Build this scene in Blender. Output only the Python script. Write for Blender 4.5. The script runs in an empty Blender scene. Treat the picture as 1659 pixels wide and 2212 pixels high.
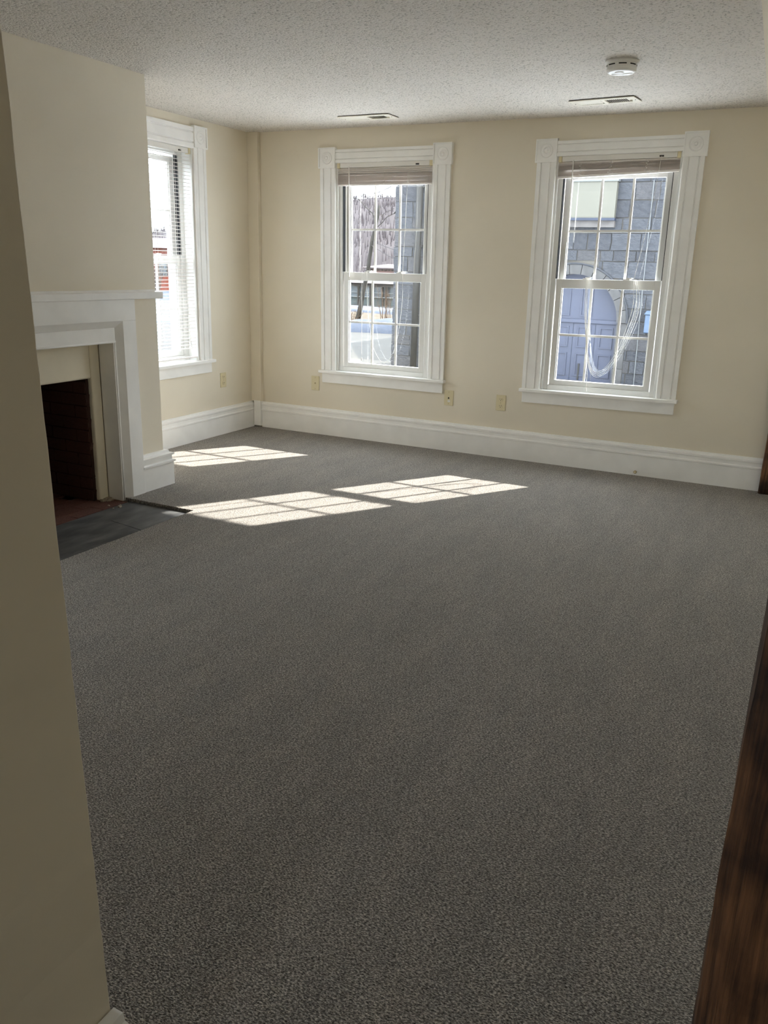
import bpy, bmesh, math, random
from mathutils import Vector, Matrix, noise
random.seed(7)
sc = bpy.context.scene
COL = sc.collection
R = math.radians

# ------------------------------------------------------------------ camera, light, exposure
cam_d = bpy.data.cameras.new('camera'); cam = bpy.data.objects.new('camera', cam_d); COL.objects.link(cam)
CAM = Vector((4.3074, -6.0974, 1.4243))
yaw, pitch, roll = R(-25.983), R(16.726), R(1.667)
fw = Vector((math.sin(yaw)*math.cos(pitch), math.cos(yaw)*math.cos(pitch), -math.sin(pitch)))
rt = Vector((math.cos(yaw), -math.sin(yaw), 0)); up = rt.cross(fw)
r2 = rt*math.cos(roll)+up*math.sin(roll); u2 = -rt*math.sin(roll)+up*math.cos(roll)
cam.matrix_world = Matrix(((r2.x, u2.x, -fw.x, CAM.x), (r2.y, u2.y, -fw.y, CAM.y), (r2.z, u2.z, -fw.z, CAM.z), (0, 0, 0, 1)))
cam_d.sensor_fit = 'HORIZONTAL'; cam_d.sensor_width = 36.0; cam_d.lens = 36.0*1771.7/1659.0
cam_d.clip_start = 0.02; cam_d.clip_end = 2000
sc.camera = cam

world = bpy.data.worlds.new('winter_sky'); sc.world = world; world.use_nodes = True
bg = world.node_tree.nodes['Background']
bg.inputs[0].default_value = (0.86, 0.93, 1.0, 1); bg.inputs[1].default_value = 12.0

sun_d = bpy.data.lights.new('sun', 'SUN'); sun = bpy.data.objects.new('sun', sun_d); COL.objects.link(sun)
sun_d.energy = 24.0; sun_d.angle = R(0.6); sun_d.color = (1.0, 0.94, 0.85)
SUN_DIR = Vector((-0.80, -1.25, -1.0))
sun.rotation_euler = SUN_DIR.to_track_quat('-Z', 'Y').to_euler(); sun.location = (10, 14, 14)

def portal(name, loc, rot, sx, sz):
    d = bpy.data.lights.new(name, 'AREA'); d.shape = 'RECTANGLE'; d.size = sx; d.size_y = sz; d.energy = 1
    d.cycles.is_portal = True
    o = bpy.data.objects.new(name, d); COL.objects.link(o); o.location = loc; o.rotation_euler = rot
portal('window_portal', (1.263, .13, 1.35), (R(-90), 0, 0), .75, 1.5)
portal('window_portal', (3.035, .13, 1.35), (R(-90), 0, 0), .75, 1.5)
portal('window_portal', (-.19, -1.168, 1.43), (0, R(-90), 0), 1.5, .75)
portal('window_portal', (-.13, -4.62, 1.43), (0, R(-90), 0), 1.5, .75)

portal('window_portal', (3.96, -10.03, 1.35), (R(90), 0, 0), .75, 1.5)

vs = sc.view_settings
vs.view_transform = 'Standard'; vs.look = 'None'; vs.exposure = 0.08; vs.gamma = 1.0; vs.use_curve_mapping = False
cy = sc.cycles
cy.max_bounces = 16; cy.diffuse_bounces = 10; cy.glossy_bounces = 4; cy.transparent_max_bounces = 24
cy.sample_clamp_indirect = 12.0; cy.caustics_reflective = False; cy.caustics_refractive = False
cy.use_denoising = True

# ------------------------------------------------------------------ materials
def mat(name, c, rough=.6, spec=.3, var=.0, vscale=(3, 3, 3), bump=0, bscale=(60, 60, 60), metal=0, bdist=.002, detail=3, c2=None, vcon=(.35, .65)):
    m = bpy.data.materials.new(name); m.use_nodes = True
    nt = m.node_tree; b = nt.nodes['Principled BSDF']; L = nt.links.new
    b.inputs['Base Color'].default_value = (*c, 1); b.inputs['Roughness'].default_value = rough
    b.inputs['Specular IOR Level'].default_value = spec; b.inputs['Metallic'].default_value = metal
    tc = nt.nodes.new('ShaderNodeTexCoord')
    if var or c2:
        mp = nt.nodes.new('ShaderNodeMapping'); mp.inputs['Scale'].default_value = vscale; L(tc.outputs['Object'], mp.inputs[0])
        n = nt.nodes.new('ShaderNodeTexNoise'); n.inputs['Scale'].default_value = 1; n.inputs['Detail'].default_value = detail; L(mp.outputs[0], n.inputs[0])
        r = nt.nodes.new('ShaderNodeValToRGB'); L(n.outputs[0], r.inputs[0])
        e0, e1 = r.color_ramp.elements; e0.position, e1.position = vcon
        if c2: e0.color = (*c, 1); e1.color = (*c2, 1)
        else:
            e0.color = (*[x*(1-var) for x in c], 1); e1.color = (*[min(1, x*(1+var)) for x in c], 1)
        L(r.outputs[0], b.inputs['Base Color'])
    if bump:
        mp = nt.nodes.new('ShaderNodeMapping'); mp.inputs['Scale'].default_value = bscale; L(tc.outputs['Object'], mp.inputs[0])
        n = nt.nodes.new('ShaderNodeTexNoise'); n.inputs['Scale'].default_value = 1; n.inputs['Detail'].default_value = 4; L(mp.outputs[0], n.inputs[0])
        bp = nt.nodes.new('ShaderNodeBump'); bp.inputs['Strength'].default_value = bump; bp.inputs['Distance'].default_value = bdist
        L(n.outputs[0], bp.inputs['Height']); L(bp.outputs[0], b.inputs['Normal'])
    return m

def glass_mat():
    m = bpy.data.materials.new('window_glass'); m.use_nodes = True; nt = m.node_tree
    for n in list(nt.nodes): nt.nodes.remove(n)
    o = nt.nodes.new('ShaderNodeOutputMaterial'); mx = nt.nodes.new('ShaderNodeMixShader'); mx.inputs[0].default_value = .07
    t = nt.nodes.new('ShaderNodeBsdfTransparent'); t.inputs[0].default_value = (.97, .985, .99, 1)
    g = nt.nodes.new('ShaderNodeBsdfGlossy'); g.inputs['Roughness'].default_value = .02
    nt.links.new(t.outputs[0], mx.inputs[1]); nt.links.new(g.outputs[0], mx.inputs[2]); nt.links.new(mx.outputs[0], o.inputs[0])
    return m

def carpet_mat():
    m = bpy.data.materials.new('loop_carpet'); m.use_nodes = True; nt = m.node_tree; L = nt.links.new
    b = nt.nodes['Principled BSDF']; b.inputs['Roughness'].default_value = 1; b.inputs['Specular IOR Level'].default_value = .05
    b.inputs['Sheen Weight'].default_value = .25; b.inputs['Sheen Roughness'].default_value = .5
    tc = nt.nodes.new('ShaderNodeTexCoord')
    def tex(scale, detail, rot=0, typ='ShaderNodeTexNoise'):
        mp = nt.nodes.new('ShaderNodeMapping'); mp.inputs['Scale'].default_value = scale; mp.inputs['Rotation'].default_value = (0, 0, rot)
        L(tc.outputs['Object'], mp.inputs[0]); n = nt.nodes.new(typ); n.inputs['Scale'].default_value = 1
        if typ == 'ShaderNodeTexNoise': n.inputs['Detail'].default_value = detail
        L(mp.outputs[0], n.inputs[0]); return n
    n1 = tex((165, 290, 60), 3, .12); n2 = tex((420, 560, 60), 2); n3 = tex((9, 2.2, 3), 4, .5)
    v = tex((260, 380, 60), 0, .1, 'ShaderNodeTexVoronoi')
    ad = nt.nodes.new('ShaderNodeMath'); ad.operation = 'MULTIPLY_ADD'; L(n2.outputs[0], ad.inputs[0]); ad.inputs[1].default_value = .45; L(n1.outputs[0], ad.inputs[2])
    r = nt.nodes.new('ShaderNodeValToRGB'); L(ad.outputs[0], r.inputs[0])
    e = r.color_ramp.elements; e[0].position = .54; e[0].color = (.040, .034, .028, 1); e[1].position = .96; e[1].color = (.77, .73, .68, 1)
    x = r.color_ramp.elements.new(.72); x.color = (.24, .221, .202, 1)
    r3 = nt.nodes.new('ShaderNodeValToRGB'); L(n3.outputs[0], r3.inputs[0])
    e = r3.color_ramp.elements; e[0].position = .35; e[0].color = (.90, .89, .88, 1); e[1].position = .68; e[1].color = (1.06, 1.03, 1.0, 1)
    mu = nt.nodes.new('ShaderNodeMix'); mu.data_type = 'RGBA'; mu.blend_type = 'MULTIPLY'; mu.inputs[0].default_value = 1
    L(r.outputs[0], mu.inputs[6]); L(r3.outputs[0], mu.inputs[7]); L(mu.outputs[2], b.inputs['Base Color'])
    sb = nt.nodes.new('ShaderNodeMath'); sb.operation = 'SUBTRACT'; L(ad.outputs[0], sb.inputs[0]); L(v.outputs['Distance'], sb.inputs[1])
    bp = nt.nodes.new('ShaderNodeBump'); bp.inputs['Strength'].default_value = .9; bp.inputs['Distance'].default_value = .004
    L(sb.outputs[0], bp.inputs['Height']); L(bp.outputs[0], b.inputs['Normal'])
    return m

def popcorn_mat():
    m = bpy.data.materials.new('popcorn_plaster'); m.use_nodes = True; nt = m.node_tree; L = nt.links.new
    b = nt.nodes['Principled BSDF']; b.inputs['Roughness'].default_value = .95; b.inputs['Specular IOR Level'].default_value = .1
    b.inputs['Base Color'].default_value = (.80, .77, .70, 1)
    tc = nt.nodes.new('ShaderNodeTexCoord')
    n = nt.nodes.new('ShaderNodeTexNoise'); n.inputs['Scale'].default_value = 95; n.inputs['Detail'].default_value = 3; L(tc.outputs['Object'], n.inputs[0])
    n2 = nt.nodes.new('ShaderNodeTexNoise'); n2.inputs['Scale'].default_value = 3; L(tc.outputs['Object'], n2.inputs[0])
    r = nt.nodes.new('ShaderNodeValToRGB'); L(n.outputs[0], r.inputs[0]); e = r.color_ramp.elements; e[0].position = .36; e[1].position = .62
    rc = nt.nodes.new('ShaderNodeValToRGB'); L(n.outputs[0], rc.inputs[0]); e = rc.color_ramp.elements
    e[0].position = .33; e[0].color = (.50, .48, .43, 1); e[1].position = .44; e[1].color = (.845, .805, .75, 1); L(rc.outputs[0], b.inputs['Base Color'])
    bp = nt.nodes.new('ShaderNodeBump'); bp.inputs['Strength'].default_value = 1; bp.inputs['Distance'].default_value = .006
    L(r.outputs[0], bp.inputs['Height']); L(bp.outputs[0], b.inputs['Normal'])
    return m

def wood_mat():
    m = bpy.data.materials.new('hewn_timber'); m.use_nodes = True; nt = m.node_tree; L = nt.links.new
    b = nt.nodes['Principled BSDF']; b.inputs['Roughness'].default_value = .62; b.inputs['Specular IOR Level'].default_value = .35
    tc = nt.nodes.new('ShaderNodeTexCoord')
    mp = nt.nodes.new('ShaderNodeMapping'); mp.inputs['Scale'].default_value = (130, 130, 5); L(tc.outputs['Object'], mp.inputs[0])
    n = nt.nodes.new('ShaderNodeTexNoise'); n.inputs['Scale'].default_value = 1; n.inputs['Detail'].default_value = 6; n.inputs['Roughness'].default_value = .65; L(mp.outputs[0], n.inputs[0])
    n2 = nt.nodes.new('ShaderNodeTexNoise'); n2.inputs['Scale'].default_value = 9; n2.inputs['Detail'].default_value = 4; L(tc.outputs['Object'], n2.inputs[0])
    r = nt.nodes.new('ShaderNodeValToRGB'); L(n.outputs[0], r.inputs[0]); e = r.color_ramp.elements
    e[0].position = .32; e[0].color = (.030, .011, .005, 1); e[1].position = .70; e[1].color = (.25, .115, .050, 1)
    r2 = nt.nodes.new('ShaderNodeValToRGB'); L(n2.outputs[0], r2.inputs[0]); e = r2.color_ramp.elements
    e[0].position = .40; e[0].color = (.25, .22, .20, 1); e[1].position = .60; e[1].color = (1, 1, 1, 1)
    mu = nt.nodes.new('ShaderNodeMix'); mu.data_type = 'RGBA'; mu.blend_type = 'MULTIPLY'; mu.inputs[0].default_value = 1
    L(r.outputs[0], mu.inputs[6]); L(r2.outputs[0], mu.inputs[7]); L(mu.outputs[2], b.inputs['Base Color'])
    bp = nt.nodes.new('ShaderNodeBump'); bp.inputs['Strength'].default_value = .8; bp.inputs['Distance'].default_value = .004
    L(n.outputs[0], bp.inputs['Height']); L(bp.outputs[0], b.inputs['Normal'])
    return m

OUT = .53   # outdoor colours scaled darker so the strong sky does not blow them out
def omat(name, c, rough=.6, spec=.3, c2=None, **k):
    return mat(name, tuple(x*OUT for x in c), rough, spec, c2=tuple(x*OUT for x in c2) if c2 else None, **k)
MT = dict(
    wall=mat('cream_wall_paint', (.79, .728, .604), .55, .3, var=.03, vscale=(1.5, 1.5, 1.5), bump=.25, bscale=(35, 35, 35), bdist=.002),
    trim=mat('white_trim_paint', (.905, .90, .88), .38, .4, var=.03, vscale=(6, 6, 6), bump=.12, bscale=(40, 40, 40), bdist=.001),
    vinyl=mat('white_vinyl', (.78, .78, .76), .35, .4, var=.01),
    glass=glass_mat(), carpet=carpet_mat(), popcorn=popcorn_mat(), wood=wood_mat(),
    slat=mat('blind_slat_vinyl', (.88, .835, .80), .45, .35, var=.02, vscale=(8, 8, 8)),
    rail=mat('blind_rail_metal', (.80, .78, .74), .4, .4, var=.02),
    ivory=mat('ivory_plastic', (.72, .64, .42), .35, .45, var=.02),
    cord=mat('white_cord', (.85, .84, .80), .7, .2, var=.03, vscale=(30, 30, 30)),
    clear=mat('clear_acrylic_wand', (.80, .78, .74), .2, .5, var=.02),
    black=mat('black_weatherstrip', (.012, .012, .014), .6, .3, var=.1),
    slot=mat('dark_slot', (.02, .018, .015), .7, .2, var=.1),
    plaster=mat('cream_plaster', (.80, .74, .60), .7, .2, var=.04, vscale=(5, 5, 5), bump=.4, bscale=(25, 25, 25), bdist=.003),
    brick=mat('brown_painted_brick', (.070, .030, .022), .6, .3, var=.25, vscale=(20, 20, 20), bump=.6, bscale=(70, 70, 70), bdist=.004),
    mortar=mat('brown_painted_mortar', (.042, .018, .013), .75, .2, var=.2, vscale=(20, 20, 20), bump=.6, bscale=(60, 60, 60)),
    brickfloor=mat('worn_brick_floor', (.13, .060, .045), .75, .2, var=.3, vscale=(25, 25, 25), bump=.6, bscale=(70, 70, 70), bdist=.004),
    slate=mat('dusty_slate', (.062, .062, .063), .5, .4, c2=(.17, .17, .165), vscale=(14, 5, 6), bump=.35, bscale=(30, 12, 20), bdist=.002, vcon=(.42, .82), detail=9),
    rubble=mat('crumbled_mortar', (.42, .36, .28), .9, .1, var=.35, vscale=(60, 60, 60), bump=.8, bscale=(90, 90, 90)),
    metalcream=mat('cream_enamel_metal', (.78, .75, .66), .4, .4, var=.02),
    plastic=mat('white_detector_plastic', (.82, .81, .78), .4, .4, var=.01),
    brass=mat('tarnished_brass', (.45, .36, .20), .4, .5, metal=.6, var=.2, vscale=(60, 60, 60)),
    hidden=mat('plain_exterior_siding', (.4, .38, .35), .8, .2, var=.1),
    # outdoors
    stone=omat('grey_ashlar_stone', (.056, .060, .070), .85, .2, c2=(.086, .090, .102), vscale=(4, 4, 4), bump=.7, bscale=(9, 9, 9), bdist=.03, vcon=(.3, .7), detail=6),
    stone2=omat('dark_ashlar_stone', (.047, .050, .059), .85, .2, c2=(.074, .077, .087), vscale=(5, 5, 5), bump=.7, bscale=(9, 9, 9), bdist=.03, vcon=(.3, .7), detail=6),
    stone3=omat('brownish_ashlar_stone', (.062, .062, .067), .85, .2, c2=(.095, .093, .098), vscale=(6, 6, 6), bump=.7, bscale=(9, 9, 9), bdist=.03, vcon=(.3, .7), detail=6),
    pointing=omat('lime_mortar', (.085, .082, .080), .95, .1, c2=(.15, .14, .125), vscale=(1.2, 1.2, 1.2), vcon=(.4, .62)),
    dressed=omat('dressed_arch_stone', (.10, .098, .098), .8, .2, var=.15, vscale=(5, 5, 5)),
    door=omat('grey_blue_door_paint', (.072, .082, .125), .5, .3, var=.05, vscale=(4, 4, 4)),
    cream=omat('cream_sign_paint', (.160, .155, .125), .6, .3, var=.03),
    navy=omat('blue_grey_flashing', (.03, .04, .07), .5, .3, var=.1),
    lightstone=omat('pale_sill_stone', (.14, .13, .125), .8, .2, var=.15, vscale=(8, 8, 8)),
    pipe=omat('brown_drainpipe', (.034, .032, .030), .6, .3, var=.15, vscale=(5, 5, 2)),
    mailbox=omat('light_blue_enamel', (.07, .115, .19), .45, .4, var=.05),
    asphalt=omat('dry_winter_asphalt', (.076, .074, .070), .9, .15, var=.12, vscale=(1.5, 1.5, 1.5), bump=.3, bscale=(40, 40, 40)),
    snow=omat('shade_blue_snow', (.072, .086, .120), .8, .2, var=.15, vscale=(.8, .8, .8), bump=.5, bscale=(4, 4, 4), bdist=.05),  # darkened and blued: the tint of shaded snow sits in the base colour
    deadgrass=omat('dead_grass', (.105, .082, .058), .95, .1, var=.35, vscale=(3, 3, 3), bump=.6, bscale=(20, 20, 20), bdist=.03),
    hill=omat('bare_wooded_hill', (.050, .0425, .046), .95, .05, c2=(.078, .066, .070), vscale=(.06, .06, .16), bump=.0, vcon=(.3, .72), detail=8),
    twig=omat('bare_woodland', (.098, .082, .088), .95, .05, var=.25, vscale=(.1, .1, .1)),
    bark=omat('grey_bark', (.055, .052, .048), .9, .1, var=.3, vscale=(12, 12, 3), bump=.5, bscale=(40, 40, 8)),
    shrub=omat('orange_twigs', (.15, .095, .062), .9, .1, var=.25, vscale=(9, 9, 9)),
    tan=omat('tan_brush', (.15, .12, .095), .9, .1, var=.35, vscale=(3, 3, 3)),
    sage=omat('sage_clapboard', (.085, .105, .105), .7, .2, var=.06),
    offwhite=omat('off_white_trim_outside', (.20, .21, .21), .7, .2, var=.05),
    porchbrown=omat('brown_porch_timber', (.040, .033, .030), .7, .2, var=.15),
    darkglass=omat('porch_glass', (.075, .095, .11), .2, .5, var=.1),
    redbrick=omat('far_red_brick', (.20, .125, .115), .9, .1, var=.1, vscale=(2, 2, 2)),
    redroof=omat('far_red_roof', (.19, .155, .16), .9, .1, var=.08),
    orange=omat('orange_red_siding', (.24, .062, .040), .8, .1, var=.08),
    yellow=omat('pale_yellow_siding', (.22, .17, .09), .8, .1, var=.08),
    bouncesnow=mat('bounce_snow', (.82, .84, .88), .8, .2, var=.06, vscale=(.8, .8, .8), bump=.4, bscale=(4, 4, 4), bdist=.05),
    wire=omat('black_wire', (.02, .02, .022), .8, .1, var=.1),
)

# ------------------------------------------------------------------ mesh helpers
class MB:
    def __init__(s): s.v = []; s.f = []
    def add(s, vs, fs):
        k = len(s.v); s.v += [tuple(p) for p in vs]; s.f += [tuple(k+i for i in f) for f in fs]; return s
    def box(s, x0, x1, y0, y1, z0, z1):
        return s.add([(x, y, z) for x in (x0, x1) for y in (y0, y1) for z in (z0, z1)],
                     [(0, 1, 3, 2), (4, 6, 7, 5), (0, 4, 5, 1), (2, 3, 7, 6), (0, 2, 6, 4), (1, 5, 7, 3)])
    def prism(s, poly, fn, h0, h1):
        n = len(poly)
        vs = [fn(a, b, h0) for a, b in poly]+[fn(a, b, h1) for a, b in poly]
        fs = [tuple(range(n)), tuple(range(2*n-1, n-1, -1))]+[(i, (i+1) % n, n+(i+1) % n, n+i) for i in range(n)]
        return s.add(vs, fs)
    def tube(s, pts, r, seg=6):
        pts = [Vector(p) for p in pts]; n = len(pts); rs = r if isinstance(r, (list, tuple)) else [r]*n
        vs = []; fs = []
        for i, p in enumerate(pts):
            d = (pts[min(i+1, n-1)]-pts[max(i-1, 0)]).normalized()
            a = Vector((0, 0, 1)) if abs(d.z) < .9 else Vector((1, 0, 0))
            x = d.cross(a).normalized(); y = d.cross(x)
            for k in range(seg):
                t = 2*math.pi*k/seg; vs.append(p+(x*math.cos(t)+y*math.sin(t))*rs[i])
        for i in range(n-1):
            for k in range(seg):
                fs.append((i*seg+k, i*seg+(k+1) % seg, (i+1)*seg+(k+1) % seg, (i+1)*seg+k))
        fs += [tuple(range(seg)), tuple(range((n-1)*seg, n*seg))]
        return s.add(vs, fs)
    def lathe(s, prof, fn, seg=28):
        vs = []; fs = []; n = len(prof)
        for r, h in prof:
            for k in range(seg):
                t = 2*math.pi*k/seg; vs.append(fn(r*math.cos(t), r*math.sin(t), h))
        for i in range(n-1):
            for k in range(seg): fs.append((i*seg+k, i*seg+(k+1) % seg, (i+1)*seg+(k+1) % seg, (i+1)*seg+k))
        fs += [tuple(range(seg)), tuple(range((n-1)*seg, n*seg))]
        return s.add(vs, fs)
    def xf(s, fn): s.v = [tuple(fn(*p)) for p in s.v]; return s

WL = {}
def _place(o, wloc, parent):
    WL[o] = Vector(wloc)
    if parent is not None: o.parent = parent; o.location = Vector(wloc)-WL[parent]
    else: o.location = wloc
def tag(o, label=None, cat=None, group=None, kind=None):
    if label: o['label'] = label
    if cat: o['category'] = cat
    if group: o['group'] = group
    if kind: o['kind'] = kind
    return o
def mesh_of(name, mb, m, origin=(0, 0, 0), smooth=False):
    me = bpy.data.meshes.new(name); o = Vector(origin)
    me.from_pydata([Vector(p)-o for p in mb.v], [], mb.f); me.materials.append(m)
    bm = bmesh.new(); bm.from_mesh(me); bmesh.ops.recalc_face_normals(bm, faces=bm.faces[:])
    bm.to_mesh(me); bm.free()
    if smooth:
        for p in me.polygons: p.use_smooth = True
    me.update(); return me
def obj(name, mb, m, parent=None, bevel=0, smooth=False, base=False):
    xs, ys, zs = zip(*mb.v)
    c = Vector(((min(xs)+max(xs))/2, (min(ys)+max(ys))/2, min(zs) if base else (min(zs)+max(zs))/2))
    o = bpy.data.objects.new(name, mesh_of(name, mb, m, c, smooth)); COL.objects.link(o); _place(o, c, parent)
    if bevel:
        b = o.modifiers.new('edge', 'BEVEL'); b.width = bevel; b.segments = 2; b.limit_method = 'ANGLE'; b.angle_limit = R(40)
    return o
def piece(name, me, loc, parent, scale=(1, 1, 1), rot=(0, 0, 0), m=None):
    o = bpy.data.objects.new(name, me); COL.objects.link(o); _place(o, loc, parent); o.scale = scale; o.rotation_euler = rot
    if m: o.material_slots[0].link = 'OBJECT'; o.material_slots[0].material = m
    return o
def empty(name, loc, label=None, cat=None, group=None, kind=None):
    o = bpy.data.objects.new(name, None); COL.objects.link(o); o.empty_display_size = .1; _place(o, loc, None)
    return tag(o, label, cat, group, kind)

H = 2.44
# ------------------------------------------------------------------ room shell
CX, CY = .70, -2.02          # chimney breast corner
FX0, FX1 = 1.24, 1.24        # carpet cut round the hearth
m = MB()
m.box(-.05, 4.6, -2.405, .05, -.028, 0); m.box(1.25, 4.6, -9.95, -2.405, -.028, 0); m.box(-.05, 1.25, -5.45, -3.62, -.028, 0)
FL = tag(obj('floor', m, MT['carpet']), 'speckled brown-grey loop pile carpet covering the whole room floor', 'carpet floor', kind='structure')
m = MB(); re_ = random.Random(77)
for i in range(1500):
    if i % 2: px, py, dx, dy = re_.uniform(.76, 1.25), -2.405, 0, -1
    else: px, py, dx, dy = 1.25, re_.uniform(-3.6, -2.405), -1, 0
    z = re_.uniform(-.020, -.001); w = re_.uniform(.0015, .003); L_ = re_.uniform(.002, .007); j = re_.uniform(-.003, .003)
    m.add([(px-w*abs(dy), py-w*abs(dx), z), (px+w*abs(dy), py+w*abs(dx), z), (px, py, z+w*1.6), (px+dx*L_+j*abs(dy), py+dy*L_+j*abs(dx), z+re_.uniform(-.003, .002))], [(0, 1, 3), (1, 2, 3), (2, 0, 3)])
o = obj('carpet_fray', m, MT['carpet'], FL); o['kind'] = 'stuff'
m = MB().box(-.4, 4.8, -10.1, .4, -.25, -.030)
tag(obj('subfloor', m, MT['hidden']), 'bare boards under the carpet and hearth', 'subfloor', kind='structure')
m = MB().box(-.3, 4.75, -10.1, .3, H, H+.2)
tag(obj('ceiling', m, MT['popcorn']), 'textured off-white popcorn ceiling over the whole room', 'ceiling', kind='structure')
m = MB().prism([(3.921, 0), (4.75, 0), (4.75, -10.1), (4.209, -10.1)], lambda a, b, h: (a, b, h), H-.002, H+.2)
tag(obj('trim_1', m, MT['wall']), 'smooth cream painted strip edging the popcorn ceiling above the timber posts', 'ceiling strip', kind='structure')

def wall_with_holes(a0, a1, z0, z1, holes, fn, t):
    mb = MB(); cuts = sorted(holes); cur = a0
    def b(p, q, r, s):
        mb.add([fn(a, v, z) for a in (p, q) for v in (0, -t) for z in (r, s)], [(0, 1, 3, 2), (4, 6, 7, 5), (0, 4, 5, 1), (2, 3, 7, 6), (0, 2, 6, 4), (1, 5, 7, 3)])
    for h0, h1, hz0, hz1 in cuts:
        b(cur, h0, z0, z1); b(h0, h1, z0, hz0); b(h0, h1, hz1, z1); cur = h1
    b(cur, a1, z0, z1); return mb
back = lambda u, v, w: (u, -v, w)
left = lambda u, v, w: (v, u, w)
OH = .42
mb = wall_with_holes(-.26, 4.75, -.25, H+.1, [(1.263-OH, 1.263+OH, .54, 2.20), (3.035-OH, 3.035+OH, .54, 2.20)], back, .16)
tag(obj('wall_back', mb, MT['wall']), 'cream painted wall with the two bare windows', 'wall', kind='structure')
mb = wall_with_holes(-10.1, 0, -.25, H+.1, [(-4.62-OH, -4.62+OH, .62, 2.28), (-1.168-OH, -1.168+OH, .62, 2.28)], left, .26)
tag(obj('wall_left', mb, MT['wall']), 'cream painted wall with the blind-covered window beside the chimney breast', 'wall', kind='structure')
m = MB().box(4.45, 4.75, -10.1, 0, -.25, H+.1)
tag(obj('wall_right', m, MT['wall']), 'cream side wall behind the dark timber posts', 'wall', kind='structure')
m = MB().box(0, 3.30, -5.46, -5.336, -.25, H); NZ = 90; rows = []
for j in range(NZ+1):   # leaning, slightly chipped plaster corner
    z = -.25+(H+.25)*j/NZ; xe = 3.472-.0265*max(z, 0)+.0022*noise.noise((0, 7, z*9))+.0012*noise.noise((3, 1, z*31))
    rows.append([(3.30, -9.95, z), (xe, -9.95, z), (xe, -5.341, z), (xe-.005, -5.336, z), (3.30, -5.336, z)])
k0 = len(m.v); m.v += [p for r in rows for p in r]
for j in range(NZ):
    for i in range(5): m.f.append((k0+j*5+i, k0+j*5+(i+1) % 5, k0+(j+1)*5+(i+1) % 5, k0+(j+1)*5+i))
m.f += [tuple(k0+i for i in range(5)), tuple(k0+NZ*5+i for i in range(5))]
o = obj('wall_near', m, MT['wall'])
tag(o, 'shadowed cream wall end of the passage, scuffed along its corner', 'wall', kind='structure')
far = lambda u, v, w: (-u, -9.9+v, w)
mb = wall_with_holes(-4.75, -3.3, -.25, H, [(-3.96-OH, -3.96+OH, .54, 2.20)], far, .16)
tag(obj('wall_passage', mb, MT['wall']), 'cream end wall of the passage behind the viewer', 'wall', kind='structure')

# chimney breast
m = MB()
OY0, OY1 = -3.34, -2.42      # mantel opening
BY0, BY1 = -3.265, -2.495    # brick firebox opening
m.box(0, CX, OY1+.012, CY, -.25, H); m.box(0, CX, -3.80, OY0, -.25, H); m.box(0, CX, OY0, OY1+.012, .95, H)
m.box(0, .14, OY0, OY1+.012, -.25, .95)
tag(obj('wall_chimney', m, MT['wall']), 'cream painted chimney breast above the white mantel', 'chimney breast', kind='structure')

# baseboards
BB = [(0, 0), (.024, 0), (.024, .148), (.029, .152), (.029, .162), (.020, .168), (.020, .192), (.026, .196), (.026, .208), (.014, .214), (.012, .228), (0, .228)]
def baseboard(name, mb, label):
    tag(obj(name, mb, MT['trim']), label, 'baseboard', kind='structure')
m = MB().prism(BB, lambda v, z, h: (h, -v, z), .10, 4.22)
baseboard('baseboard_back', m, 'tall white moulded baseboard below the two bare windows')
m = MB().prism(BB, lambda v, z, h: (v, h, z), -2.02, -.035)
baseboard('baseboard_left', m, 'tall white moulded baseboard below the blind-covered window')
BC = [(v*1.9, z*1.02) for v, z in BB]
m = MB().prism(BC, lambda v, z, h: (CX+v, h, z-.002), -2.262, CY)
# mitred return round the chimney corner
n = len(BC)
vs = [(CX+v, CY, z-.002) for v, z in BC]+[(CX+v, CY+v, z-.002) for v, z in BC]
m.add(vs, [tuple(range(n)), tuple(range(2*n-1, n-1, -1))]+[(i, (i+1) % n, n+(i+1) % n, n+i) for i in range(n)])
m.prism(BC, lambda v, z, h: (h, CY+v, z-.002), 0.03, CX)
vs = [(CX, CY+v, z-.002) for v, z in BC]+[(CX+v, CY+v, z-.002) for v, z in BC]
m.add(vs, [tuple(range(n)), tuple(range(2*n-1, n-1, -1))]+[(i, (i+1) % n, n+(i+1) % n, n+i) for i in range(n)])
baseboard('baseboard_chimney', m, 'short white baseboard block wrapping the chimney corner')
m = MB().prism([(v*1.7, z*1.08) for v, z in BB], lambda v, z, h: (3.469+v, h, z), -9.9, -5.336)
baseboard('baseboard_near', m, 'white baseboard end at the foot of the shadowed passage wall')

# corner chase
tr = empty('trim_2', (.05, -.02, 0), 'cream boxed pipe chase in the room corner with white foot', 'pipe chase', kind='structure')
m = MB().add([(x, y, z) for x, y in ((0, 0), (.105, 0), (.105, -.04), (0, -.04)) for z in (.232, H)] , [(0, 2, 4, 6), (1, 3, 5, 7), (0, 1, 3, 2), (2, 3, 5, 4), (4, 5, 7, 6), (6, 7, 1, 0)])
obj('chase_box', m, MT['wall'], tr, bevel=.003)
m = MB().box(.028, .098, -.046, 0, 0.012, .236)
obj('chase_foot', m, MT['trim'], tr, bevel=.003)

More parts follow.
